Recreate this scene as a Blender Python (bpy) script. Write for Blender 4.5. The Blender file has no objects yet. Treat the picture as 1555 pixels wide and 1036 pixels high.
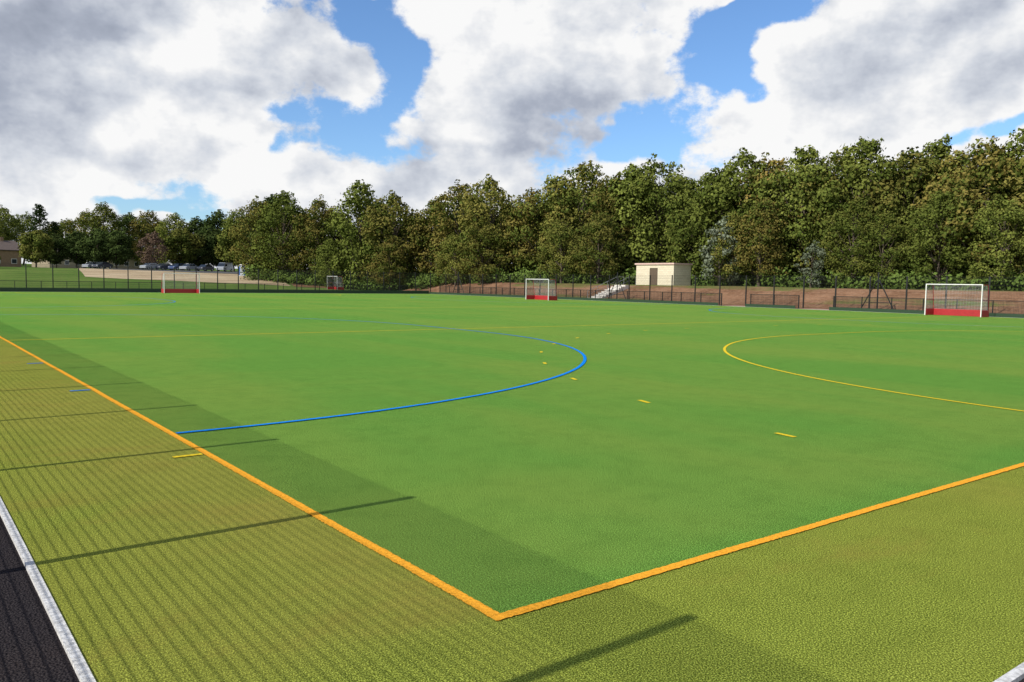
import bpy, math, random
import numpy as np
from mathutils import Vector, Matrix, Euler
random.seed(7); rng=np.random.default_rng(7)
scn=bpy.context.scene
COL=scn.collection
# ------------------------------------------------------------------ camera
YAW,PITCH,ROLL,FPX=0.6531,0.0718,-0.0167,1246.07
CAM=Vector((-2.622,-3.508,1.838))
fwd=Vector((math.sin(YAW)*math.cos(PITCH),math.cos(YAW)*math.cos(PITCH),-math.sin(PITCH)))
r0=Vector((math.cos(YAW),-math.sin(YAW),0)); d0=fwd.cross(r0)
rr=r0*math.cos(ROLL)+d0*math.sin(ROLL); dd=d0*math.cos(ROLL)-r0*math.sin(ROLL)
cd=bpy.data.cameras.new("camera"); cam=bpy.data.objects.new("camera",cd); COL.objects.link(cam)
M=Matrix((rr,-dd,-fwd)).transposed().to_4x4(); M.translation=CAM
cam.matrix_world=M
cd.sensor_width=36; cd.lens=FPX/1555*36; cd.clip_start=0.05; cd.clip_end=6000
scn.camera=cam
scn.view_settings.view_transform='Standard'; scn.view_settings.look='None'; scn.view_settings.exposure=0

# survey helper: bearing ratio (tangent of angle off the heading) and distance in metres -> ground position
FX,FY=math.sin(YAW),math.cos(YAW)
def G(t,D):
    return (-2.62+D*FX+t*D*FY, -3.51+D*FY-t*D*FX)

# ------------------------------------------------------------------ node helpers
def newmat(name):
    m=bpy.data.materials.new(name); m.use_nodes=True
    nt=m.node_tree; nt.nodes.clear()
    out=nt.nodes.new('ShaderNodeOutputMaterial')
    return m,nt,out
class N:
    def __init__(s,nt): s.nt=nt
    def node(s,t,**k):
        n=s.nt.nodes.new(t)
        for a,b in k.items(): setattr(n,a,b)
        return n
    def link(s,a,b): s.nt.links.new(a,b)
    def setin(s,sock,v):
        if hasattr(v,'is_output') or isinstance(v,bpy.types.NodeSocket): s.link(v,sock)
        else: sock.default_value=v
    def math(s,op,a,b=None,c=None,clamp=False):
        n=s.node('ShaderNodeMath',operation=op,use_clamp=clamp)
        s.setin(n.inputs[0],a)
        if b is not None: s.setin(n.inputs[1],b)
        if c is not None: s.setin(n.inputs[2],c)
        return n.outputs[0]
    def sstep(s,x,a,b,lo=0.,hi=1.):
        n=s.node('ShaderNodeMapRange',interpolation_type='SMOOTHSTEP')
        s.setin(n.inputs[0],x); n.inputs[1].default_value=a; n.inputs[2].default_value=b
        n.inputs[3].default_value=lo; n.inputs[4].default_value=hi
        return n.outputs[0]
    def noise(s,vec,scale,detail=2,rough=.5,dist=0.,dim='3D'):
        n=s.node('ShaderNodeTexNoise',noise_dimensions=dim); s.link(vec,n.inputs['Vector'])
        n.inputs['Scale'].default_value=scale; n.inputs['Detail'].default_value=detail
        n.inputs['Roughness'].default_value=rough; n.inputs['Distortion'].default_value=dist
        return n.outputs[0]
    def mixc(s,f,a,b,mode='MIX'):
        n=s.node('ShaderNodeMix',data_type='RGBA',blend_type=mode)
        s.setin(n.inputs[0],f)
        for sock,v in ((n.inputs[6],a),(n.inputs[7],b)):
            if isinstance(v,(tuple,list)): sock.default_value=(v[0],v[1],v[2],1)
            else: s.link(v,sock)
        return n.outputs[2]
    def mapping(s,vec,scale=(1,1,1),rot=(0,0,0),loc=(0,0,0)):
        n=s.node('ShaderNodeMapping'); s.link(vec,n.inputs[0])
        n.inputs['Scale'].default_value=scale; n.inputs['Rotation'].default_value=rot; n.inputs['Location'].default_value=loc
        return n.outputs[0]
def simple(name,col,rough=.6,metal=0.,var=.12,scale=8.,bump=0.,bscale=60.):
    m,nt,out=newmat(name); h=N(nt)
    tc=h.node('ShaderNodeTexCoord').outputs['Object']
    n=h.noise(tc,scale,3,.6)
    dark=tuple(c*(1-var) for c in col); lite=tuple(min(1,c*(1+var)) for c in col)
    c=h.mixc(h.sstep(n,.3,.7),dark,lite)
    p=h.node('ShaderNodeBsdfPrincipled'); h.link(c,p.inputs['Base Color'])
    p.inputs['Roughness'].default_value=rough; p.inputs['Metallic'].default_value=metal
    if bump:
        b=h.node('ShaderNodeBump'); b.inputs['Strength'].default_value=bump; b.inputs['Distance'].default_value=.01
        h.link(h.noise(tc,bscale,3),b.inputs['Height']); h.link(b.outputs[0],p.inputs['Normal'])
    h.link(p.outputs[0],out.inputs[0])
    return m
# ------------------------------------------------------------------ mesh helpers
def mk(name,verts,faces,mats,midx=None,parent=None,smooth=False,loc=None,link=True,attr=None):
    me=bpy.data.meshes.new(name)
    verts=np.asarray(verts,dtype=np.float32); 
    if isinstance(faces,np.ndarray):
        nf=len(faces); k=faces.shape[1]
        me.vertices.add(len(verts)); me.vertices.foreach_set('co',verts.ravel())
        me.loops.add(nf*k); me.loops.foreach_set('vertex_index',faces.astype(np.int32).ravel())
        me.polygons.add(nf); me.polygons.foreach_set('loop_start',np.arange(nf,dtype=np.int32)*k)
        me.polygons.foreach_set('loop_total',np.full(nf,k,dtype=np.int32))
    else:
        me.from_pydata([tuple(map(float,v)) for v in verts],[],faces)
    if not isinstance(mats,(list,tuple)): mats=[mats]
    for m in mats: me.materials.append(m)
    if midx is not None: me.polygons.foreach_set('material_index',np.asarray(midx,dtype=np.int32))
    if smooth: me.polygons.foreach_set('use_smooth',np.ones(len(me.polygons),dtype=bool))
    if attr is not None:
        a=me.attributes.new('tint','FLOAT','POINT'); a.data.foreach_set('value',np.asarray(attr,dtype=np.float32))
    me.update(calc_edges=True); me.validate()
    if not link: return me
    o=bpy.data.objects.new(name,me); COL.objects.link(o)
    if loc: o.location=loc
    if parent: o.parent=parent
    return o
def inst(name,me,loc=(0,0,0),rot=(0,0,0),scale=(1,1,1)):
    o=bpy.data.objects.new(name,me); COL.objects.link(o); o.location=loc; o.rotation_euler=rot; o.scale=scale
    return o
def empty(name,loc=(0,0,0),rz=0.):
    o=bpy.data.objects.new(name,None); COL.objects.link(o); o.location=loc; o.rotation_euler=(0,0,rz); return o
class B:
    """box / tube accumulator"""
    def __init__(s): s.v=[];s.f=[];s.m=[]
    def box(s,a,b,m=0):
        x0,y0,z0=a;x1,y1,z1=b;i=len(s.v)
        s.v+=[(x0,y0,z0),(x1,y0,z0),(x1,y1,z0),(x0,y1,z0),(x0,y0,z1),(x1,y0,z1),(x1,y1,z1),(x0,y1,z1)]
        s.f+=[(i,i+3,i+2,i+1),(i+4,i+5,i+6,i+7),(i,i+1,i+5,i+4),(i+1,i+2,i+6,i+5),(i+2,i+3,i+7,i+6),(i+3,i,i+4,i+7)]
        s.m+=[m]*6
    def tube(s,p,q,r0,r1=None,n=8,m=0,cap=True):
        if r1 is None:r1=r0
        p=Vector(p);q=Vector(q);d=(q-p).normalized()
        u=d.orthogonal().normalized();w=d.cross(u);i=len(s.v)
        for c,r in ((p,r0),(q,r1)):
            for k in range(n):
                a=2*math.pi*(k+.5)/n; s.v.append(tuple(c+u*math.cos(a)*r+w*math.sin(a)*r))
        for k in range(n):
            k2=(k+1)%n; s.f.append((i+k,i+k2,i+n+k2,i+n+k)); s.m.append(m)
        if cap:
            s.f.append(tuple(i+n-1-k for k in range(n)));s.m.append(m)
            s.f.append(tuple(i+n+k for k in range(n)));s.m.append(m)
    def poly(s,pts,m=0):
        i=len(s.v); s.v+=list(pts); s.f.append(tuple(range(i,i+len(pts)))); s.m.append(m)
    def make(s,name,mats,**k): return mk(name,s.v,s.f,mats,s.m,**k)

# ------------------------------------------------------------------ terrain
def ss(a,b,x):
    t=np.clip((x-a)/(b-a),0,1); return t*t*(3-2*t)
def H(X,Y):
    X=np.asarray(X,dtype=float);Y=np.asarray(Y,dtype=float)
    bank=1.75*ss(61,69,X)*(1-.5*ss(100,120,Y))
    nor=3.2*ss(112,190,Y)+3*ss(190,420,Y)
    out=np.maximum(bank,nor)
    out=out+.05*np.sin(X*.35+1)*np.sin(Y*.27)*ss(60,70,np.maximum(X,Y-36))
    far=ss(500,2500,np.hypot(X,Y))*14
    base=np.where((X>-8)&(X<60.5)&(Y>-8)&(Y<98.5),-.08,-.03)
    return base+out+far
def gridcoords():
    return np.concatenate([-np.geomspace(3000,14,22),np.arange(-12,60,4.),np.arange(60,72,1.),np.arange(72,260,6.),np.geomspace(262,3000,20)])
def grid(xs,ys,zf,name,mat,dz=0.):
    Xg,Yg=np.meshgrid(xs,ys,indexing='ij'); Z=zf(Xg,Yg)+dz
    v=np.stack([Xg,Yg,Z],-1).reshape(-1,3)
    nx,ny=len(xs),len(ys)
    i=np.arange(nx-1)[:,None]*ny+np.arange(ny-1)[None]
    f=np.stack([i,i+ny,i+ny+1,i+1],-1).reshape(-1,4)
    return mk(name,v,f,mat,smooth=True)
# materials
def diffuse_out(h,out,c,bump=None,dist=.01,strength=.8,gloss=0.):
    d=h.node('ShaderNodeBsdfDiffuse'); h.link(c,d.inputs[0])
    if bump is not None:
        b=h.node('ShaderNodeBump'); b.inputs['Strength'].default_value=strength; b.inputs['Distance'].default_value=dist
        h.link(bump,b.inputs['Height']); h.link(b.outputs[0],d.inputs['Normal'])
    h.link(d.outputs[0],out.inputs[0])
def mat_grass():
    m,nt,out=newmat('grass'); h=N(nt)
    tc=h.node('ShaderNodeTexCoord').outputs['Object']
    n1=h.noise(tc,.05,3); n2=h.noise(tc,1.3,3,.65)
    c=h.mixc(h.sstep(n1,.35,.65),(.08,.145,.03),(.13,.19,.045))
    c=h.mixc(h.sstep(n2,.45,.75,0,.5),c,(.18,.17,.06))
    diffuse_out(h,out,c); return m
def mat_soil():
    m,nt,out=newmat('soil'); h=N(nt)
    tc=h.node('ShaderNodeTexCoord').outputs['Object']
    n1=h.noise(tc,.35,4,.65); n2=h.noise(tc,3.,3,.7); n3=h.noise(h.mapping(tc,(.25,.06,1)),1.,4,.6)
    c=h.mixc(h.sstep(n1,.3,.7),(.15,.075,.04),(.28,.155,.09))
    c=h.mixc(h.sstep(n2,.35,.75,0,.6),c,(.34,.21,.13))
    sep=h.node('ShaderNodeSeparateXYZ'); h.link(tc,sep.inputs[0])
    top=h.sstep(sep.outputs[0],66.,71.,0.,.25)
    g=h.sstep(h.math('ADD',n3,top),.55,.68)
    c=h.mixc(h.math('MULTIPLY',g,h.sstep(n2,.3,.55)),c,(.11,.15,.035))
    diffuse_out(h,out,c,n2,.15); return m
def mat_gravel():
    m,nt,out=newmat('gravel'); h=N(nt)
    tc=h.node('ShaderNodeTexCoord').outputs['Object']
    n1=h.noise(tc,.12,5,.65); n2=h.noise(tc,2.,4,.7)
    c=h.mixc(h.sstep(n1,.3,.7),(.38,.28,.17),(.54,.43,.28))
    c=h.mixc(h.sstep(n2,.5,.8,0,.5),c,(.28,.2,.12))
    diffuse_out(h,out,c); return m
def mat_tarmac():
    m,nt,out=newmat('tarmac'); h=N(nt)
    tc=h.node('ShaderNodeTexCoord').outputs['Object']
    v=h.node('ShaderNodeTexVoronoi'); h.link(tc,v.inputs['Vector']); v.inputs['Scale'].default_value=75
    n1=h.noise(tc,1.5,4); n2=h.noise(tc,90,2)
    c=h.mixc(v.outputs['Distance'],(.05,.043,.045),(.010,.009,.011))
    c=h.mixc(h.sstep(n2,.55,.75,0,.5),c,(.11,.1,.095))
    c=h.mixc(h.sstep(n1,.4,.7,0,.2),c,(.06,.045,.038))
    b=h.node('ShaderNodeBump'); b.inputs['Strength'].default_value=1; b.inputs['Distance'].default_value=.01; b.invert=True
    h.link(v.outputs['Distance'],b.inputs['Height'])
    d=h.node('ShaderNodeBsdfDiffuse'); h.link(c,d.inputs[0]); h.link(b.outputs[0],d.inputs['Normal']); h.link(d.outputs[0],out.inputs[0]); return m
def mat_turf(name,cdark,clite,cdry,orange=0.,dry=.35):
    m,nt,out=newmat(name); h=N(nt)
    tc=h.node('ShaderNodeTexCoord').outputs['Object']
    fib=h.noise(tc,120,1,.6,dim='2D'); tuft=h.noise(tc,55,3,.8,dim='2D'); mid=h.noise(tc,2.5,5,.75,dim='2D')
    big=h.noise(h.mapping(tc,(1,.45,1),(0,0,.5)),.13,5,.6,dim='2D'); seam=h.noise(h.mapping(tc,(.30,.02,1)),1.,2,.5,dim='2D')
    seam2=h.noise(h.mapping(tc,(.02,.26,1)),1.,2,.5,dim='2D')
    c=h.mixc(h.sstep(tuft,.36,.62),cdark,clite)
    c=h.mixc(h.math('MULTIPLY',h.sstep(fib,.5,.72),.9),c,tuple(min(1,x*2.3)+.02 for x in clite))
    c=h.mixc(h.math('MULTIPLY',h.sstep(fib,.48,.30),.85),c,tuple(x*.3 for x in cdark))
    c=h.mixc(h.math('MULTIPLY',h.sstep(big,.42,.64),dry),c,cdry)
    c=h.mixc(h.math('MULTIPLY',h.sstep(seam,.47,.58),dry*.7),c,cdry)
    c=h.mixc(h.math('MULTIPLY',h.sstep(seam2,.46,.60),dry*.7),c,cdry)
    c=h.mixc(h.math('MULTIPLY',h.sstep(mid,.42,.68),.15),c,tuple(x*.6 for x in cdark))
    if orange:
        on=h.noise(h.mapping(tc,(.5,1.1,1)),.8,5,.65,dim='2D')
        c=h.mixc(h.math('MULTIPLY',h.sstep(on,.52,.76),orange),c,(.31,.21,.05))
    diffuse_out(h,out,c,tuft,.013,1.); return m
def mat_line(name,col):
    m,nt,out=newmat(name); h=N(nt)
    tc=h.node('ShaderNodeTexCoord').outputs['Object']
    fib=h.noise(tc,120,1,.6,dim='2D'); tuft=h.noise(tc,42,3,.65,dim='2D'); mid=h.noise(tc,3,3,dim='2D')
    c=h.mixc(h.sstep(tuft,.3,.65),tuple(x*.7 for x in col),col)
    c=h.mixc(h.math('MULTIPLY',h.sstep(fib,.47,.33),.6),c,tuple(x*.45 for x in col))
    c=h.mixc(h.sstep(mid,.4,.8,0,.2),c,tuple(x*.75 for x in col))
    diffuse_out(h,out,c,tuft,.008,.5); return m
GRASS,SOIL,GRAVEL,TARMAC=mat_grass(),mat_soil(),mat_gravel(),mat_tarmac()
TURF_IN=mat_turf('turf_green',(.066,.172,.026),(.128,.272,.043),(.205,.285,.052),dry=.40)
TURF_OUT=mat_turf('turf_olive',(.128,.170,.024),(.235,.272,.038),(.300,.280,.054),orange=.3,dry=.42)
ORANGE=mat_line('line_orange',(.97,.43,.04)); YEL=mat_line('line_yellow',(.85,.62,.04)); BLUE=mat_line('line_blue',(.012,.26,.80))
BLACK=simple('black_powder_coat',(.012,.013,.013),.45); WHITE=simple('white_paint',(.8,.8,.78),.4,var=.05)
RED=simple('red_board',(.36,.015,.02),.5); NETM=simple('net',(.5,.5,.5),.9); DKGREEN=simple('green_board',(.012,.04,.015),.6)
CONC=simple('concrete',(.6,.57,.52),.9,var=.15,scale=5); KERB=simple('kerb_stone',(.55,.54,.52),.9,var=.3,scale=30,bump=.6,bscale=90)
GALV=simple('galvanised_steel',(.4,.41,.42),.4,.7)

gc=gridcoords()
grid(gc,gc,H,'ground',GRASS)
grid(np.arange(59.2,86,.7),np.arange(-30,112,1.5),H,'soil_bank',SOIL,dz=.035)
def patch(name,mat,corners,n=24,dz=.04):
    a,b,c,d=[np.array(q) for q in corners]
    u=np.linspace(0,1,n+1)[:,None,None]; w=np.linspace(0,1,n+1)[None,:,None]
    P=(a*(1-u)+b*u)*(1-w)+(d*(1-u)+c*u)*w
    Z=H(P[...,0],P[...,1])+dz
    v=np.concatenate([P,Z[...,None]],-1).reshape(-1,3)
    i=np.arange(n)[:,None]*(n+1)+np.arange(n)[None]
    f=np.stack([i,i+n+1,i+n+2,i+1],-1).reshape(-1,4)
    return mk(name,v,f,mat,smooth=True)
patch('gravel_bank',GRAVEL,[G(-.52,138),G(-.27,142),G(-.29,170),G(-.53,168)])
patch('soil_heap',SOIL,[G(-.265,140),G(-.12,138),G(-.10,150),G(-.28,168)])
patch('car_park',simple('asphalt_far',(.09,.09,.09),.9),[G(-.57,169),G(-.25,171),G(-.26,196),G(-.6,194)])
patch('far_path',simple('path_pale',(.4,.36,.3),.9),[G(-.66,176),G(-.56,170),G(-.565,173),G(-.66,180)])
def sheet(name,x0,y0,x1,y1,z,mat):
    return mk(name,[(x0,y0,z),(x1,y0,z),(x1,y1,z),(x0,y1,z)],[(0,1,2,3)],mat)
XE,YE=55.3,89.8
sheet('perimeter_path',-5.5,-6,59.6,97.5,-.02,TARMAC)
sheet('runoff_turf',-1.915,-1.935,57.6,94.,-.004,TURF_OUT)
sheet('pitch_turf',0,0,XE,YE,0,TURF_IN)
sheet('far_runoff_turf',XE,0,57.6,94,.0,TURF_IN)
sheet('end_runoff_turf',0,YE,XE,94,.0,TURF_IN)
kb=B()
kb.box((-1.965,-1.985,-.06),(-1.915,94,.006)); kb.box((-1.915,-1.985,-.06),(57.6,-1.935,.006)); kb.box((57.6,-1.985,-.06),(57.66,94,.006)); kb.box((-1.965,94,-.06),(57.66,94.06,.006))
kb.make('edging_kerb',[KERB])
def ribbon(name,pts,w,z,mat,step=.02,jit=.0028):
    pts=np.array(pts,dtype=float); seg=np.hypot(*np.diff(pts,axis=0).T); L=np.concatenate([[0],np.cumsum(seg)])
    n=max(2,int(L[-1]/step)); s=np.linspace(0,L[-1],n)
    P=np.stack([np.interp(s,L,pts[:,0]),np.interp(s,L,pts[:,1])],1)
    T=np.gradient(P,axis=0); T/=np.linalg.norm(T,axis=1)[:,None]; Nn=np.stack([-T[:,1],T[:,0]],1)
    ja=rng.normal(0,jit,n)[:,None]; jb=rng.normal(0,jit,n)[:,None]
    kk=np.arange(0,L[-1]+2,1.)
    wob=np.interp(s,kk,rng.normal(0,.003,len(kk)))[:,None]
    A=P+Nn*(w/2+ja+wob); Bq=P+Nn*(-w/2+jb+wob)
    v=np.zeros((2*n,3)); v[:n,:2]=A; v[n:,:2]=Bq; v[:,2]=z
    i=np.arange(n-1); f=np.stack([i,i+n,i+n+1,i+1],1)
    return mk(name,v,f,mat)
LW=.075
ribbon('pitch_line_orange',[(-LW/2,0),(XE+LW/2,0)],LW,.004,ORANGE)
ribbon('pitch_line_orange',[(0,LW/2+.002),(0,YE-LW/2-.002)],LW,.004,ORANGE)
ribbon('pitch_line_orange',[(XE,LW/2+.002),(XE,YE-LW/2-.002)],LW,.004,ORANGE,step=.1)
ribbon('pitch_line_orange',[(-LW/2,YE),(XE+LW/2,YE)],LW,.004,ORANGE,step=.1)
for y in (22.86,44.9,66.9): ribbon('pitch_line_yellow',[(.04,y),(XE-.04,y)],LW,.004,YEL,step=.05)
def shoot(cx,cy,ax,sgn,col,z,name,R=14.63,half=1.83):
    if ax=='y':
        a=[(cx+half+R*math.cos(t),cy+sgn*R*math.sin(t)) for t in np.radians(np.linspace(0,90,200))]
        b=[(cx-half-R*math.cos(t),cy+sgn*R*math.sin(t)) for t in np.radians(np.linspace(90,0,200))]
    else:
        a=[(cx+sgn*R*math.sin(t),cy-half-R*math.cos(t)) for t in np.radians(np.linspace(0,90,200))]
        b=[(cx+sgn*R*math.sin(t),cy+half+R*math.cos(t)) for t in np.radians(np.linspace(90,0,200))]
    ribbon(name,a+b,LW,z,col,step=.04)
shoot(27.5,.04,'y',1,YEL,.008,'shooting_circle_yellow'); shoot(24.,YE-.04,'y',-1,YEL,.008,'shooting_circle_yellow')
for cy in (22.86,64.5):
    shoot(.04,cy,'x',1,BLUE,.012,'shooting_circle_blue'); shoot(XE-.04,cy,'x',-1,BLUE,.012,'shooting_circle_blue')
vb=[];fb=[]
def dash(cx,cy,ang,R,z=.008,l=.3,w=LW):
    c=Vector((cx+R*math.cos(ang),cy+R*math.sin(ang),z)); t=Vector((-math.sin(ang),math.cos(ang),0)); n=Vector((math.cos(ang),math.sin(ang),0))
    i=len(vb)
    for a,b in ((-1,-1),(1,-1),(1,1),(-1,1)): vb.append(tuple(c+t*a*l/2+n*b*w/2))
    fb.append((i,i+1,i+2,i+3))
for k in range(11):
    a=math.pi-(.123+.1535*k)
    if a>math.pi/2: 
        dash(25.67,0,a,19.63); dash(29.33,0,math.pi-a,19.63)
i=len(vb)
vb+= [(-.34,5.083,.004),(-.05,5.083,.004),(-.05,5.157,.004),(-.34,5.157,.004)]; fb.append((i,i+1,i+2,i+3))
mk('dashed_circle_yellow',vb,fb,YEL)
vb=[];fb=[];i=0
for y in (10.96,15.83,29.9,34.8):
    vb+= [(-.34,y-.037,.004),(-.05,y-.037,.004),(-.05,y+.037,.004),(-.34,y+.037,.004)]; fb.append((i,i+1,i+2,i+3)); i+=4
mk('penalty_mark_blue',vb,fb,BLUE)

# ------------------------------------------------------------------ fences
def fence(name,p,q,h,z0=0.,post=3.04,first=0.,vstep=.05,hs=None,tall=.05,vw=.006,hw=.008,top=False,psz=.06):
    p=np.array(p,float);q=np.array(q,float);L=np.hypot(*(q-p));d=(q-p)/L;n=np.array([-d[1],d[0]])
    b=B()
    def bx(s0,s1,o0,o1,za,zb):
        i=len(b.v)
        P=[p+d*s0+n*o0,p+d*s1+n*o0,p+d*s1+n*o1,p+d*s0+n*o1]
        for z in (za,zb):
            for c in P: b.v.append((c[0],c[1],z+z0))
        b.f.extend([(i,i+3,i+2,i+1),(i+4,i+5,i+6,i+7),(i,i+1,i+5,i+4),(i+1,i+2,i+6,i+5),(i+2,i+3,i+7,i+6),(i+3,i,i+4,i+7)]); b.m.extend([0]*6)
    s=first
    while s<=L+.01:
        bx(s-psz/2,s+psz/2,-psz/2,psz/2,-.1,h+tall); s+=post
    for k in range(int(L/vstep)):
        s=k*vstep+.01; bx(s,s+vw,-psz/2-vw,-psz/2-.001,.04,h)
    seg=max(1,int(L/6))
    for z in hs:
        for k in range(seg): bx(L*k/seg,L*(k+1)/seg,-psz/2-vw-hw-.001,-psz/2-vw-.001,z,z+hw)
    if top: bx(0,L,-.03,.03,h,h+.04)
    return b.make(name,[BLACK])
FXL=-3.17
hs=list(np.arange(.06,2.40,.060))+list(np.arange(2.40,3.0,.030))
fence('mesh_fence',(FXL,-5.24),(FXL,96.6),3.0,first=1.52,hs=hs,vw=.003,hw=.0045,psz=.075)
fence('mesh_fence',(FXL,-5.3),(59.5,-5.3),3.0,vstep=.1,hs=np.arange(.06,3.,.2))
fence('mesh_fence',(FXL,96.8),(60.4,96.8),2.9,vstep=.1,hs=np.arange(.06,2.9,.2),vw=.009,hw=.01,post=2.5,psz=.09)
fence('mesh_fence',(60.6,-5.3),(60.6,96.7),2.75,first=1.,vstep=.1,hs=np.arange(.06,2.8,.3),post=3.,psz=.09)
for a,b_ in ((-5,33.5),(36.6,41.6),(44.6,93.0)):
    fence('spectator_fence',(58.3,a),(58.3,b_),1.1,post=2.4,first=.05,vstep=.08,hs=np.arange(.06,1.1,.2),top=True,tall=.0,vw=.012,hw=.012)
fence('spectator_fence',(-1.5,95.2),(58.2,95.2),1.1,post=2.4,vstep=.1,hs=np.arange(.06,1.1,.2),top=True,tall=0.,vw=.012)
kb=B()
for a,b_ in ((-5,33.5),(36.6,41.6),(44.6,94.6)): kb.box((57.75,a,-.02),(57.79,b_,.26))
kb.box((-1.5,94.55,-.02),(57.7,94.6,.42))
kb.make('kick_board',[DKGREEN])
def strainer(y,x=60.9,h=3.1,sp=1.5):
    b=B(); b.tube((0,0,-.1),(0,0,h),.06); 
    for s in (-1,1): b.tube((0,s*sp,-.1),(0,s*.08,h*.8),.045); 
    b.tube((0,-sp*.72,h*.22),(0,sp*.72,h*.22),.03)
    b.make('fence_brace',[BLACK],loc=(x,y,0))
for y in (31.2,60.8,92.): strainer(y)

# ------------------------------------------------------------------ hockey goals
GRED=simple('goal_frame_red',(.35,.03,.03),.5)
def goal(loc,rz,w=3.66,h=2.14,db=1.25,dt=.9):
    e=empty('hockey_goal',loc,rz)
    b=B(); hw=w/2
    for s in (-1,1): b.box((-.025,s*hw-.05*(s<0),0),(.05,s*hw+.05*(s>0),h))
    b.box((-.025,-hw-.05,h),(.05,hw+.05,h+.05)); b.make('posts_and_crossbar',[WHITE],parent=e)
    b=B()
    for s in (-1,1):
        b.tube((.05,s*hw,h),(dt,s*hw,h),.02); b.tube((dt,s*hw,h),(db,s*hw,.0),.022); b.tube((.05,s*hw,.05),(db,s*hw,.05),.02)
        b.tube((.05,s*hw,1.1),(dt+.15,s*hw,1.1),.014)
    b.tube((dt,-hw,h),(dt,hw,h),.02); b.tube((db,-hw,.05),(db,hw,.05),.02)
    b.make('rear_frame',[GRED],parent=e)
    b=B()
    b.box((db-.06,-hw+.02,.0),(db-.03,hw-.02,.46))
    for s in (-1,1): b.box((.06,s*hw-.015,0),(db-.07,s*hw+.015,.46))
    b.make('backboards',[RED],parent=e)
    b=B(); r=.0035
    k=int(w/.1)
    for i in range(k+1):
        y=-hw+w*i/k
        b.tube((db-.03,y,.46),(dt,y,h),r,n=3,cap=False); b.tube((.05,y,h),(dt,y,h-.02),r,n=3,cap=False)
    for i in range(17):
        z=.46+(h-.46)*i/17; x=db+(dt-db)*z/h
        b.tube((x,-hw,z),(x,hw,z),r,n=3,cap=False)
        for s in (-1,1): b.tube((.05,s*hw,z),(x,s*hw,z),r,n=3,cap=False)
    for i in range(10):
        x=.08+(dt-.08)*i/9
        for s in (-1,1): b.tube((x,s*hw,.46),(x,s*hw,h),r,n=3,cap=False)
    b.make('net',[NETM],parent=e)
goal((55.48,22.86,.01),0); goal((51.6,63.2,.01),0); goal((23.26,89.83,.01),math.pi/2)
gx,gy=G(-.22,133); goal((gx,gy,float(H(gx,gy))+.01),0)

# ------------------------------------------------------------------ shed, steps
def shed():
    x,y=70.5,61.3; z=float(H(x+1,y+3))-.05
    e=empty('block_shed',(x,y,z))
    W_,L_,h_=3.0,6.0,2.6
    m,nt,out=newmat('cream_block'); h=N(nt)
    tc=h.node('ShaderNodeTexCoord').outputs['Object']
    br=h.node('ShaderNodeTexBrick'); 
    cmb=h.node('ShaderNodeCombineXYZ'); sp=h.node('ShaderNodeSeparateXYZ'); h.link(tc,sp.inputs[0])
    h.link(h.math('ADD',sp.outputs[0],sp.outputs[1]),cmb.inputs[0]); h.link(sp.outputs[2],cmb.inputs[1]); h.link(cmb.outputs[0],br.inputs[0])
    br.inputs['Color1'].default_value=(.66,.60,.45,1); br.inputs['Color2'].default_value=(.60,.53,.39,1); br.inputs['Mortar'].default_value=(.45,.39,.29,1)
    br.inputs['Scale'].default_value=1; br.inputs['Brick Width'].default_value=.44; br.inputs['Row Height'].default_value=.22; br.inputs['Mortar Size'].default_value=.012
    p=h.node('ShaderNodeBsdfPrincipled'); h.link(br.outputs[0],p.inputs[0]); p.inputs['Roughness'].default_value=.9; h.link(p.outputs[0],out.inputs[0])
    b=B()
    d0_,d1_=2.5,3.8
    b.box((0,0,0),(.2,d0_,h_)); b.box((0,d1_,0),(.2,L_,h_)); b.box((0,d0_,2.15),(.2,d1_,h_))
    b.box((W_-.2,0,0),(W_,L_,h_)); b.box((.2,0,0),(W_-.2,.2,h_)); b.box((.2,L_-.2,0),(W_-.2,L_,h_))
    b.make('walls',[m],parent=e)
    b=B(); b.box((.08,d0_,0),(.13,d1_,2.15)); b.make('door',[simple('door_brown',(.10,.07,.045),.6)],parent=e)
    b=B(); b.box((-.12,-.12,h_),(W_+.12,L_+.12,h_+.1)); b.make('roof_slab',[simple('roof_felt',(.3,.24,.22),.8)],parent=e)
    b=B(); b.box((-.15,-.15,h_-.04),(-.12,L_+.15,h_+.14)); b.box((-.12,-.15,h_-.04),(W_+.14,-.12,h_+.14)); b.make('fascia',[simple('fascia_pink',(.6,.42,.36),.7)],parent=e)
shed()
def steps():
    y0=64.4; e=empty('concrete_steps',(61.6,y0,0))
    b=B(); n=9; rise=.19; run=.52
    for k in range(n): b.box((k*run,0,-.1),((k+1)*run-.002,1.8,rise*(k+1)))
    b.make('treads',[CONC],parent=e)
    b=B()
    for yy in (-.08,1.88):
        b.tube((0,yy,.95),(n*run,yy,n*rise+.95),.025); b.tube((0,yy,.5),(n*run,yy,n*rise+.5),.02)
        for k in (0,3,6,9): b.tube((k*run,yy,0+k*rise-.1),(k*run,yy,k*rise+.95),.025)
        b.tube((n*run,yy,n*rise+.95),(n*run+1.1,yy,n*rise+.95),.025); b.tube((n*run+1.1,yy,n*rise-.1),(n*run+1.1,yy,n*rise+.95),.025)
    b.make('handrails',[GALV],parent=e)
steps()
PAV=simple('pink_paving',(.34,.22,.18),.9)
for k,(a,b_) in enumerate(((33.6,36.5),(41.7,44.5))):
    sheet('gate_path',57.7,a,60.4,b_,-.01,PAV)

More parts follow.
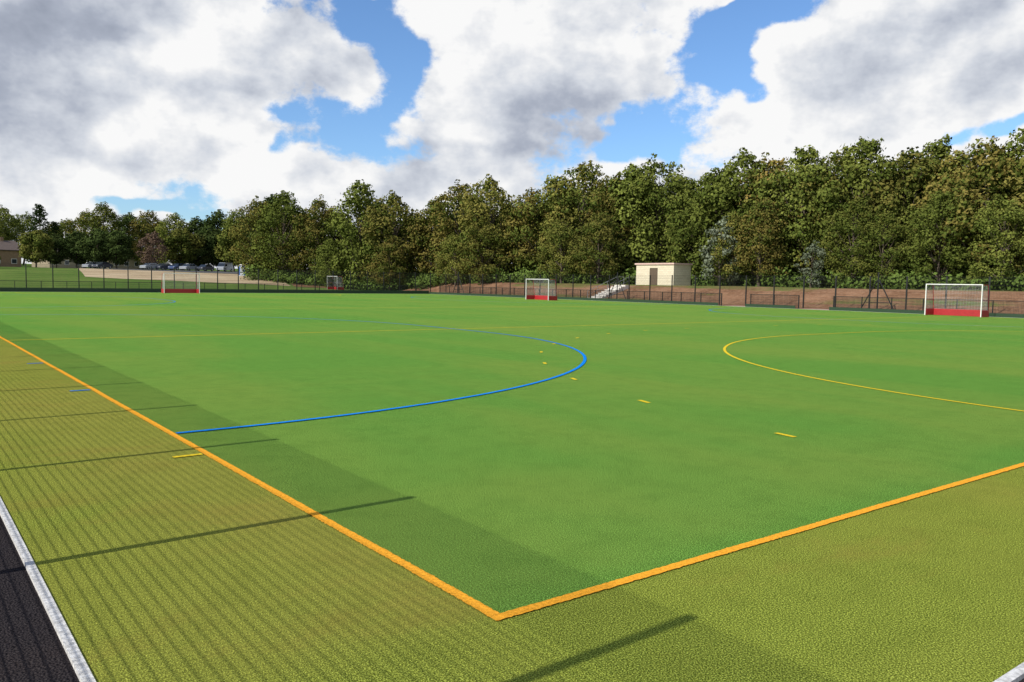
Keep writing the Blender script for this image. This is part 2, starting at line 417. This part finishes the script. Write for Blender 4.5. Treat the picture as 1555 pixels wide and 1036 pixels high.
# ------------------------------------------------------------------ buildings at far left
GLASS=simple('glass_dark',(.03,.035,.04),.1)
def gable_house(name,t,D,L,Wd,hw,hr,rz,wall,roof,floors=2):
    x,y=G(t,D); z=float(H(x,y))-.2
    e=empty(name,(x,y,z),rz)
    b=B(); b.box((-L/2,-Wd/2,0),(L/2,Wd/2,hw))
    b.poly([(-L/2,-Wd/2,hw),(-L/2,0,hw+hr),(-L/2,Wd/2,hw)]); b.poly([(L/2,-Wd/2,hw),(L/2,Wd/2,hw),(L/2,0,hw+hr)])
    b.make('walls',[wall],parent=e)
    b=B(); o=.4; s=hr/(Wd/2)
    for sg in (-1,1):
        a=[(-L/2-o,sg*(Wd/2+o),hw-o*s),(L/2+o,sg*(Wd/2+o),hw-o*s),(L/2+o,0,hw+hr+.02),(-L/2-o,0,hw+hr+.02)]
        b.poly(a); b.poly([(p_[0],p_[1],p_[2]+.15) for p_ in a])
    b.make('roof',[roof],parent=e)
    b=B(); g=B()
    k=int(L/3)
    for f in range(floors):
        for i in range(k):
            cx=-L/2+1.7+i*(L-3.4)/max(1,k-1); cz=1.0+f*2.7
            for sy in (-1,1):
                yw=sy*(Wd/2+.02)
                b.box((cx-.65,min(yw,yw+sy*.04),cz),(cx+.65,max(yw,yw+sy*.04),cz+1.2))
                yg=sy*(Wd/2+.07); g.box((cx-.57,min(yg,yg+sy*.01),cz+.08),(cx+.57,max(yg,yg+sy*.01),cz+1.12))
    b.make('window_frames',[WHITE],parent=e); g.make('windows',[GLASS],parent=e)
    b=B(); b.box((L*.2,-.4,hw+hr-.6),(L*.2+.8,.4,hw+hr+1.)); b.make('chimney',[wall],parent=e)
BRK=simple('brown_brick',(.2,.13,.08),.9,scale=2); STN=simple('cotswold_stone',(.30,.25,.17),.9,scale=2); TILE=simple('roof_tile',(.11,.08,.065),.85,scale=3)
gable_house('brick_house',-.635,205,11,8,4.4,2.2,.3,BRK,TILE,floors=1)
gable_house('stone_house',-.553,222,10,7,4.2,2.4,.5,STN,TILE,floors=1)
gable_house('stone_house',-.47,240,12,7,3.4,2.4,.2,STN,TILE,floors=1)

# ------------------------------------------------------------------ cars
def car_mesh(name,paint,van=False):
    b=B()
    W2=.86
    prof=[(-2.15,.35),(-2.12,.72),(-1.95,.88),(-1.15,.98),(-.55,1.42),(.9,1.46),(1.7,1.02),(2.1,.92),(2.15,.4),(1.9,.25),(-1.9,.25)]
    if van: prof=[(-2.3,.35),(-2.25,.85),(-1.9,1.1),(-1.3,1.85),(-1.1,1.95),(2.2,1.97),(2.25,.4),(1.9,.28),(-1.9,.28)]
    n=len(prof)
    def wid(z): return W2 if z<1.0 else W2-.22*(z-1.0)/.46*(0.35 if van else 1)
    i=len(b.v)
    for s in (-1,1):
        for x,z in prof: b.v.append((x,s*wid(z),z))
    for k in range(n):
        k2=(k+1)%n; glass=(not van and k in (3,5)) or (van and k==2)
        b.f.append((i+k,i+k2,i+n+k2,i+n+k)); b.m.append(1 if glass else 0)
    b.f.append(tuple(i+k for k in range(n-1,-1,-1))); b.m.append(0); b.f.append(tuple(i+n+k for k in range(n))); b.m.append(0)
    for s in (-1,1):
        if not van: side=[[(-.95,1.03),(-.5,1.36),(.1,1.38),(.1,1.03)],[(.18,1.03),(.18,1.38),(.85,1.38),(1.4,1.03)]]
        else: side=[[(-1.55,1.15),(-1.15,1.7),(-.5,1.7),(-.5,1.15)]]
        for poly in side:
            b.poly([(x,s*(wid(z)+.012),z) for x,z in (poly if s<0 else poly[::-1])],1)
        for x in (-1.32,1.32):
            b.tube((x,s*(W2-.16),.32),(x,s*(W2+.02),.32),.32,n=14,m=2); b.tube((x,s*(W2+.02),.32),(x,s*(W2+.03),.32),.18,n=10,m=3)
        b.box((-2.17,s*.6-.15,.62),(-2.1,s*.6+.15,.76),3); b.box((2.1,s*.65-.12,.7),(2.17,s*.65+.12,.88),4)
    return mk(name,b.v,b.f,[paint,GL,TYRE,SILV,RED],b.m,link=False)
GL=simple('car_glass',(.02,.025,.03),.08); TYRE=simple('tyre',(.02,.02,.02),.8); SILV=simple('silver_trim',(.55,.55,.56),.3,.5)
paints=[simple('paint_silver',(.35,.37,.39),.25,.3,.03),simple('paint_dark',(.05,.055,.07),.25,0,.03),simple('paint_white',(.6,.6,.6),.3,0,.03),simple('paint_red',(.2,.02,.02),.3,0,.03),simple('paint_blue',(.04,.07,.16),.3,0,.03)]
cm=[car_mesh('parked_car',p) for p in paints]; vm=car_mesh('parked_van',paints[0],True)
def putcar(t,D,me,rz,name='parked_car'):
    x,y=G(t,D); inst(name,me,(x,y,float(H(x,y))+.05),(0,0,rz))
for k,t in enumerate((-.511,-.499,-.441,-.424,-.408,-.394,-.374,-.302)):
    putcar(t,181+random.uniform(-2,4),cm[[0,1,0,1,4,0,1,1][k]],random.choice((-YAW+1.3,-YAW+1.75))+random.uniform(-.1,.1))
putcar(-.35,185,vm,-YAW+1.4,'parked_van')
x,y=G(-.3285,165); e=empty('portable_toilet',(x,y,float(H(x,y))+.04),-YAW)
b=B(); b.box((-.55,-.55,.1),(.55,.55,2.1)); b.make('cabin',[simple('blue_plastic',(.03,.12,.4),.5)],parent=e)
b=B(); b.box((-.6,-.6,2.1),(.6,.6,2.2)); b.box((-.45,-.5,2.2),(.45,.5,2.28)); b.box((-.6,-.6,0),(.6,.6,.1)); b.make('roof_and_base',[WHITE],parent=e)
b=B(); b.box((-.35,-.58,.15),(.35,-.552,1.95)); b.make('door',[simple('plastic_pale',(.45,.5,.55),.5)],parent=e)

# ------------------------------------------------------------------ trees
def mat_leaf(name,cA,cB,cC,brown=.5):
    m,nt,out=newmat(name); h=N(nt)
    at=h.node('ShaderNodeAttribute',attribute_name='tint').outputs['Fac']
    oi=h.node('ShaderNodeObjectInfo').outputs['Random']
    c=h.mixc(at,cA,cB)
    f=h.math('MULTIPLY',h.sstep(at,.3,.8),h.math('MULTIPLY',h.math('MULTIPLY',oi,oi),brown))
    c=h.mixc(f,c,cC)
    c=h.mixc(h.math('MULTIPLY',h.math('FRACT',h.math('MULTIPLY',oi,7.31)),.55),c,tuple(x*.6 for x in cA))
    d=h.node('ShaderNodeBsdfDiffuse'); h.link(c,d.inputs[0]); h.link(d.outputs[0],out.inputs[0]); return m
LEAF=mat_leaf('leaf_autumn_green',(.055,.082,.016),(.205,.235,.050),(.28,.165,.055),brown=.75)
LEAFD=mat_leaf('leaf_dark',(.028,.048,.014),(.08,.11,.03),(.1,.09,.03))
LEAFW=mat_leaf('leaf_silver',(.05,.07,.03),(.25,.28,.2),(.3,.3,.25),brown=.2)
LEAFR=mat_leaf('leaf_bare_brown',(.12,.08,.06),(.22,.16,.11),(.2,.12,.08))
BARK=simple('bark',(.09,.07,.05),.95,var=.3,scale=6)
def leaves(centers,radii,per,size,flat=.75,up=.25,rs=None,zt=None):
    V=[];T=[]
    for k,(c,r) in enumerate(zip(centers,radii)):
        n=int(per*(r**2))
        d=rs.normal(size=(n,3)); d[:,2]+=up; d/=np.linalg.norm(d,axis=1)[:,None]
        lump=1+.25*np.sin(d[:,0]*5+k)*np.sin(d[:,1]*6+2*k)+.18*np.sin(d[:,2]*9+k)
        rad=r*lump*(rs.uniform(.4,1.,n)**.5)*1.05
        P=c+d*rad[:,None]*np.array([1,1,flat])
        nn=d+rs.normal(size=(n,3))*.5; nn/=np.linalg.norm(nn,axis=1)[:,None]
        a=np.cross(nn,rs.normal(size=(n,3))); a/=np.linalg.norm(a,axis=1)[:,None]; b=np.cross(nn,a)
        s=size*rs.uniform(.6,1.3,n)[:,None]
        q=np.stack([P-a*s*.5,P-b*s*.34,P+a*s*.5+nn*s*.05,P+b*s*.34],1)
        V.append(q.reshape(-1,3))
        tb=rs.uniform(0,1)
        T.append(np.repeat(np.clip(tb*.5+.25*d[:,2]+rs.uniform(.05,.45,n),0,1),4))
    V=np.concatenate(V);T=np.concatenate(T)
    F=np.arange(len(V)).reshape(-1,4)
    return V,F,T
def tree_mesh(name,seed,h=15.,w=5.,base=.13,leafmat=LEAF,n=56,per=85,size=.38,top=.35,round_=False,lean=.5,rc=(1.0,1.9)):
    rs=np.random.default_rng(seed)
    b=B()
    tw=.018*h+.04
    pts=[Vector((0,0,-.5))]; 
    for k in range(1,7):
        pts.append(Vector((lean*(k/6)**2*.6+rs.normal()*.12,rs.normal()*.15,h*.8*k/6)))
    for k in range(6): b.tube(pts[k],pts[k+1],tw*(1-k/7),tw*(1-(k+1)/7),n=8,cap=False)
    C=[];R=[]
    for k in range(n):
        zt=(k+rs.uniform(0,1))/n
        z=base+(1-base)*zt
        if round_: prof=math.sqrt(max(.02,1-(2*zt-1)**2))
        else: prof=min(1,(zt/.22)**.5*.35+.65)*(1-max(0,(zt-top)/(1-top))**1.9*.88)
        az=k*2.39996+rs.normal()*.5
        r=w*prof*rs.uniform(.5,1.05)*(1+.16*math.sin(3*az+seed))
        cr=rs.uniform(*rc)*(1.0 if zt<.85 else .72)*(h/15)
        cz=z*h-cr*.5*(zt>.8)
        C.append(np.array([r*math.cos(az)+lean*z**2,r*math.sin(az),cz])); R.append(cr)
        if k%2==0:
            s=pts[min(5,max(1,int(zt*5)))]
            mid=Vector(C[-1])*.5+s*.5; mid.z-=.3
            b.tube(s,mid,tw*.35,tw*.2,n=5,cap=False); b.tube(mid,Vector(C[-1]),tw*.2,tw*.06,n=5,cap=False)
    for k in range(n):
        j=rs.integers(0,n); d=rs.normal(size=3); d[2]=abs(d[2])*.8+.1; d/=np.linalg.norm(d)
        C.append(C[j]+d*R[j]*1.05); R.append(.45*rs.uniform(.6,1.3)*h/15)
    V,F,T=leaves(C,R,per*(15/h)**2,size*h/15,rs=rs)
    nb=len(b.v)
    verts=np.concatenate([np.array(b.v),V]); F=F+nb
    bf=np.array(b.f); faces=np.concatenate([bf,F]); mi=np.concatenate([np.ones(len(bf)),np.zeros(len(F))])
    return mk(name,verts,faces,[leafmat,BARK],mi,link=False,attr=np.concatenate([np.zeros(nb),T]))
big=[tree_mesh('deciduous_tree',s,w=wv,lean=ln,top=tp) for s,wv,ln,tp in ((1,4.8,.8,.35),(2,4.2,.5,.3),(3,5.4,1.,.42),(4,4.6,.3,.25),(5,5.1,.9,.45),(6,3.9,.6,.2),(8,4.8,.6,.38))]
dark=tree_mesh('deciduous_tree',11,w=5.,leafmat=LEAFD,size=.6,per=45)
rnd=[tree_mesh('round_tree',21+k,h=8,w=2.9,base=.22,leafmat=LEAFD if k else LEAF,n=34,per=60,size=.75,round_=True,lean=0,rc=(1.6,2.4)) for k in range(2)]
bare=tree_mesh('copper_tree',31,h=8,w=2.6,base=.15,leafmat=LEAFR,n=30,per=45,size=.6,round_=True,lean=0,rc=(1.4,2.2))
silv=tree_mesh('silver_tree',41,h=9,w=2.4,base=.1,leafmat=LEAFW,n=30,per=40,size=.6,top=.4,rc=(.9,1.6))
def tz(t,D): 
    x,y=G(t,D); return x,y,float(H(x,y))
def puttree(t,D,h,me,hm=15.,name='deciduous_tree',wf=1.):
    x,y,z=tz(t,D); s=h/hm
    return inst(name,me,(x,y,z-.1),(0,0,random.choice((0,.9,2.1,3.3,4.4,5.3))+random.uniform(-.3,.3)),(s*wf,s*wf,s))
def tt(px): return (px-777)/1246.
def hz(px): return 428.4+(px-777)*.0167
tops=[(395,302),(430,288),(480,300),(545,273),(600,290),(655,298),(705,276),(745,266),(800,286),(840,264),(882,243),(925,262),(962,246),(1000,241),(1045,268),(1085,252),(1128,226),(1175,236),(1215,218),(1262,228),(1312,206),(1360,224),(1402,208),(1445,226),(1490,214),(1540,192),(1590,200),(1640,195)]
Dk=np.interp([p for p,_ in tops],[395,600,800,1000,1200,1400,1640],[158,138,122,110,97,86,76])
for (p_,ty),D in zip(tops,Dk):
    D=D+random.uniform(-3.,3.)
    x,y,z=tz(tt(p_),D); h=1.84+(hz(p_)-ty)/1246*D-z
    puttree(tt(p_),D,h*.97,random.choice(big),wf=random.uniform(.9,1.06))
for row,(off,hf) in enumerate(((7,.84),(14,.86))):
    for k in range(len(tops)-1):
        p_=(tops[k][0]+tops[k+1][0])/2+random.uniform(-8,8); ty=max(tops[k][1],tops[k+1][1])
        D=(Dk[k]+Dk[k+1])/2+off+random.uniform(-1.5,1.5)
        x,y,z=tz(tt(p_),D); h=(1.84+(hz(p_)-ty)/1246*D-z)*hf*random.uniform(.88,1.02)
        puttree(tt(p_),D,h,dark if row==1 else random.choice(big))
for p_,D,h in ((500,139,8),(590,132,8.5),(690,124,7.5),(730,121,9),(850,112,8),(905,108,9),(1110,96,8),(1150,93,9.5),(1290,86,9),(1335,83,7.5),(1420,79,9),(1520,74,8)):
    puttree(tt(p_),D,h*1.05,random.choice(big))
puttree(tt(1090),95,8.,silv,9,'silver_tree'); puttree(tt(1228),87,5.,silv,9,'silver_tree')
for p_,ty,D in ((-30,318,250),(10,316,240),(35,325,260),(100,334,255),(128,322,240),(158,311,235),(195,326,250),(222,322,240),(262,326,235),(300,332,245),(330,322,220),(362,322,205),(385,318,190),(410,300,180),(245,338,275),(80,338,270),(0,335,230)):
    x,y,z=tz(tt(p_),D); h=1.84+(hz(p_)-ty)/1246*D-z
    puttree(tt(p_),D,h,random.choice([dark]+big[:3]))
for p_,ty,D,me,nm in ((55,350,180,rnd[0],'round_tree'),(85,356,192,rnd[1],'round_tree'),(118,352,186,rnd[1],'round_tree'),(148,349,183,rnd[1],'round_tree'),(178,351,184,rnd[1],'round_tree'),(232,353,184,bare,'copper_tree'),(275,348,190,rnd[0],'round_tree'),(300,356,194,rnd[1],'round_tree'),(-10,385,150,rnd[0],'round_tree'),(330,350,196,rnd[1],'round_tree'),(355,345,192,rnd[0],'round_tree')):
    x,y,z=tz(tt(p_),D); h=1.84+(hz(p_)-ty)/1246*D-z
    puttree(tt(p_),D,h,me,8,nm)
def pine_mesh():
    rs=np.random.default_rng(5); b=B(); b.tube((0,0,-.5),(0,0,18),.3,.06,n=8)
    C=[];R=[]
    for k in range(34):
        z=7+11*k/34; w=3.2*(1-((z-7)/12.5)**1.5)*rs.uniform(.5,1); az=k*2.4
        C.append(np.array([w*math.cos(az),w*math.sin(az),z])); R.append(rs.uniform(.7,1.2)); b.tube((0,0,z-.4),tuple(C[-1]),.07,.03,n=4,cap=False)
    V,F,T=leaves(C,R,80,.45,flat=.5,rs=rs); nb=len(b.v)
    return mk('pine_tree',list(b.v)+[tuple(v) for v in V],list(b.f)+[tuple(map(int,f+nb)) for f in F],[LEAFD,BARK],[1]*len(b.f)+[0]*len(F),link=False)
pm=pine_mesh(); 
puttree(tt(62),232,17.5,pm,18,'pine_tree'); puttree(tt(85),236,13,pm,18,'pine_tree')
def undergrowth():
    rs=np.random.default_rng(9); C=[];R=[]
    for p_ in np.arange(380,1660,5.):
        D=np.interp(p_,[395,600,800,1000,1200,1400,1640],[152,133,117,105,91,79,69])
        for k in range(2):
            x,y=G(tt(p_+rs.normal()*3),D+rs.uniform(-1.5,5)); r=rs.uniform(.5,1.5)*(1.25 if p_<1000 else 1)
            if 940<p_<1060 and k==0: continue
            C.append(np.array([x,y,float(H(x,y))+r*.45+rs.uniform(0,.8)*(k==1)])); R.append(r)
    V,F,T=leaves(C,R,65,.38,rs=rs)
    return mk('undergrowth_hedge',V,F,[mat_leaf('leaf_bramble',(.06,.10,.02),(.14,.21,.045),(.2,.18,.06))],attr=T)
undergrowth()

# ------------------------------------------------------------------ sun + sky
SUN_EL=math.radians(37); sd=Vector((1,.02,0)).normalized()
sl=bpy.data.lights.new('sun','SUN'); sl.energy=4.9; sl.angle=math.radians(.45); sl.color=(1,.955,.87)
so=bpy.data.objects.new('sun',sl); COL.objects.link(so)
ld=Vector((sd.x*math.cos(SUN_EL),sd.y*math.cos(SUN_EL),-math.sin(SUN_EL)))
so.rotation_euler=ld.to_track_quat('-Z','Y').to_euler()
w=bpy.data.worlds.new("World"); scn.world=w; w.use_nodes=True; nt=w.node_tree; nt.nodes.clear(); h=N(nt)
try: w.cycles.sampling_method='NONE'
except Exception: pass
out=nt.nodes.new('ShaderNodeOutputWorld'); bg=nt.nodes.new('ShaderNodeBackground'); bg.inputs[1].default_value=.1; h.link(bg.outputs[0],out.inputs[0])
sky=h.node('ShaderNodeTexSky',sky_type='NISHITA'); sky.sun_disc=False; sky.sun_elevation=SUN_EL
sky.sun_rotation=math.atan2(-sd.x,-sd.y); sky.air_density=1.0; sky.dust_density=.5; sky.ozone_density=2.5
skyc=h.mixc(1.,sky.outputs[0],(1.05,1.32,1.62),'MULTIPLY')
tc=h.node('ShaderNodeTexCoord').outputs['Generated']
rot=h.mapping(tc,rot=(0,0,YAW))
sp=h.node('ShaderNodeSeparateXYZ'); h.link(rot,sp.inputs[0])
az=h.math('ARCTAN2',sp.outputs[0],sp.outputs[1]); el=h.math('ARCSINE',sp.outputs[2])
cb=h.node('ShaderNodeCombineXYZ'); h.link(az,cb.inputs[0]); h.link(h.math('MULTIPLY',el,1.4),cb.inputs[1]); P=cb.outputs[0]
def off(v,dx,dy):
    n=h.node('ShaderNodeVectorMath',operation='ADD'); h.link(v,n.inputs[0]); n.inputs[1].default_value=(dx,dy,0); return n.outputs[0]
wn=h.node('ShaderNodeTexNoise',noise_dimensions='2D'); h.link(P,wn.inputs['Vector']); wn.inputs['Scale'].default_value=8; wn.inputs['Detail'].default_value=3
wsub=h.node('ShaderNodeVectorMath',operation='SUBTRACT'); h.link(wn.outputs[1],wsub.inputs[0]); wsub.inputs[1].default_value=(.5,.5,.5)
wsc=h.node('ShaderNodeVectorMath',operation='SCALE'); h.link(wsub.outputs[0],wsc.inputs[0]); wsc.inputs[3].default_value=.13
Pw=h.node('ShaderNodeVectorMath',operation='ADD'); h.link(P,Pw.inputs[0]); h.link(wsc.outputs[0],Pw.inputs[1]); Pw=Pw.outputs[0]
sw=h.node('ShaderNodeSeparateXYZ'); h.link(Pw,sw.inputs[0]); azw=sw.outputs[0]; elw=h.math('DIVIDE',sw.outputs[1],1.4)
def blob(px,py,rx,ry,amp):
    a0=(px-777)/1246; a0=math.atan(a0); e0=(hz(px)-py)/1246*math.cos(a0)
    dx=h.math('DIVIDE',h.math('SUBTRACT',azw,a0),rx/1246); dy=h.math('DIVIDE',h.math('SUBTRACT',elw,e0),ry/1246)
    r2=h.math('ADD',h.math('MULTIPLY',dx,dx),h.math('MULTIPLY',dy,dy))
    return h.math('MULTIPLY',h.math('EXPONENT',h.math('MULTIPLY',r2,-1.)),amp)
def total(bl,base):
    acc=None
    for q in bl:
        v=blob(*q); acc=v if acc is None else h.math('ADD',acc,v)
    return h.math('ADD',acc,base)
cover=total([(560,50,52,55,-.52),(520,190,95,45,-.55),(610,120,28,44,-.35),(1110,62,62,45,-.75),(1055,130,75,50,-.75),(970,205,85,30,-.65),(1195,32,35,25,-.35),(440,225,60,22,-.32),(300,100,40,14,-.3),(240,312,60,10,-.38),(1515,190,75,14,-.5),(1490,170,40,12,-.3),
             (830,100,145,105,.4),(1330,110,210,105,.36),(130,120,220,140,.35),(660,200,80,30,.35),(1085,8,60,14,.7),(530,8,60,12,.4),(340,40,90,70,.2)],.22)
cover=h.math('ADD',cover,h.sstep(el,.45,.85,0.,-.38))     # clearer overhead
n1=h.noise(P,6,7,.62,dim='2D'); n3=h.noise(off(P,3.1,1.7),3.2,1,.5,dim='2D')
fb=h.math('MULTIPLY',h.math('SUBTRACT',n1,.5),1.4)
dens=h.math('ADD',cover,fb)
alpha=h.sstep(dens,-.05,.14)
rA=h.math('SUBTRACT',h.noise(P,8,5,.56,dim='2D'),h.noise(off(P,-.024,.032),8,5,.56,dim='2D'))
tone=total([(90,90,220,150,-.32),(20,230,160,45,-.10),(900,185,150,36,-.32),(790,130,120,50,-.07),(1290,150,150,40,-.20),(1480,60,110,50,-.14),
            (675,80,55,110,.2),(760,30,120,50,.12),(640,185,80,28,.12),(300,215,150,32,.24),(270,110,50,25,.1),(1120,130,60,60,.16),(1230,30,110,40,.12),(420,290,260,30,.06),(700,232,110,12,-.2)],.87)
edge=h.sstep(dens,.45,.95,0.,-.12)
tn=h.math('ADD',h.math('ADD',h.math('ADD',tone,h.math('MULTIPLY',rA,1.05)),edge),h.math('ADD',h.math('MULTIPLY',h.math('SUBTRACT',n3,.5),.45),h.math('MULTIPLY',h.math('SUBTRACT',n1,.5),.35)))
ramp=h.node('ShaderNodeValToRGB'); h.link(tn,ramp.inputs[0])
cr=ramp.color_ramp; cr.elements[0].position=.15; cr.elements[0].color=(2.8,3.15,3.95,1); cr.elements[1].position=.97; cr.elements[1].color=(9.5,9.5,9.5,1)
e1=cr.elements.new(.45); e1.color=(4.1,4.5,5.4,1); e2=cr.elements.new(.7); e2.color=(6.5,6.85,7.5,1)
mixs=h.mixc(alpha,skyc,ramp.outputs[0])
h.link(mixs,bg.inputs[0])
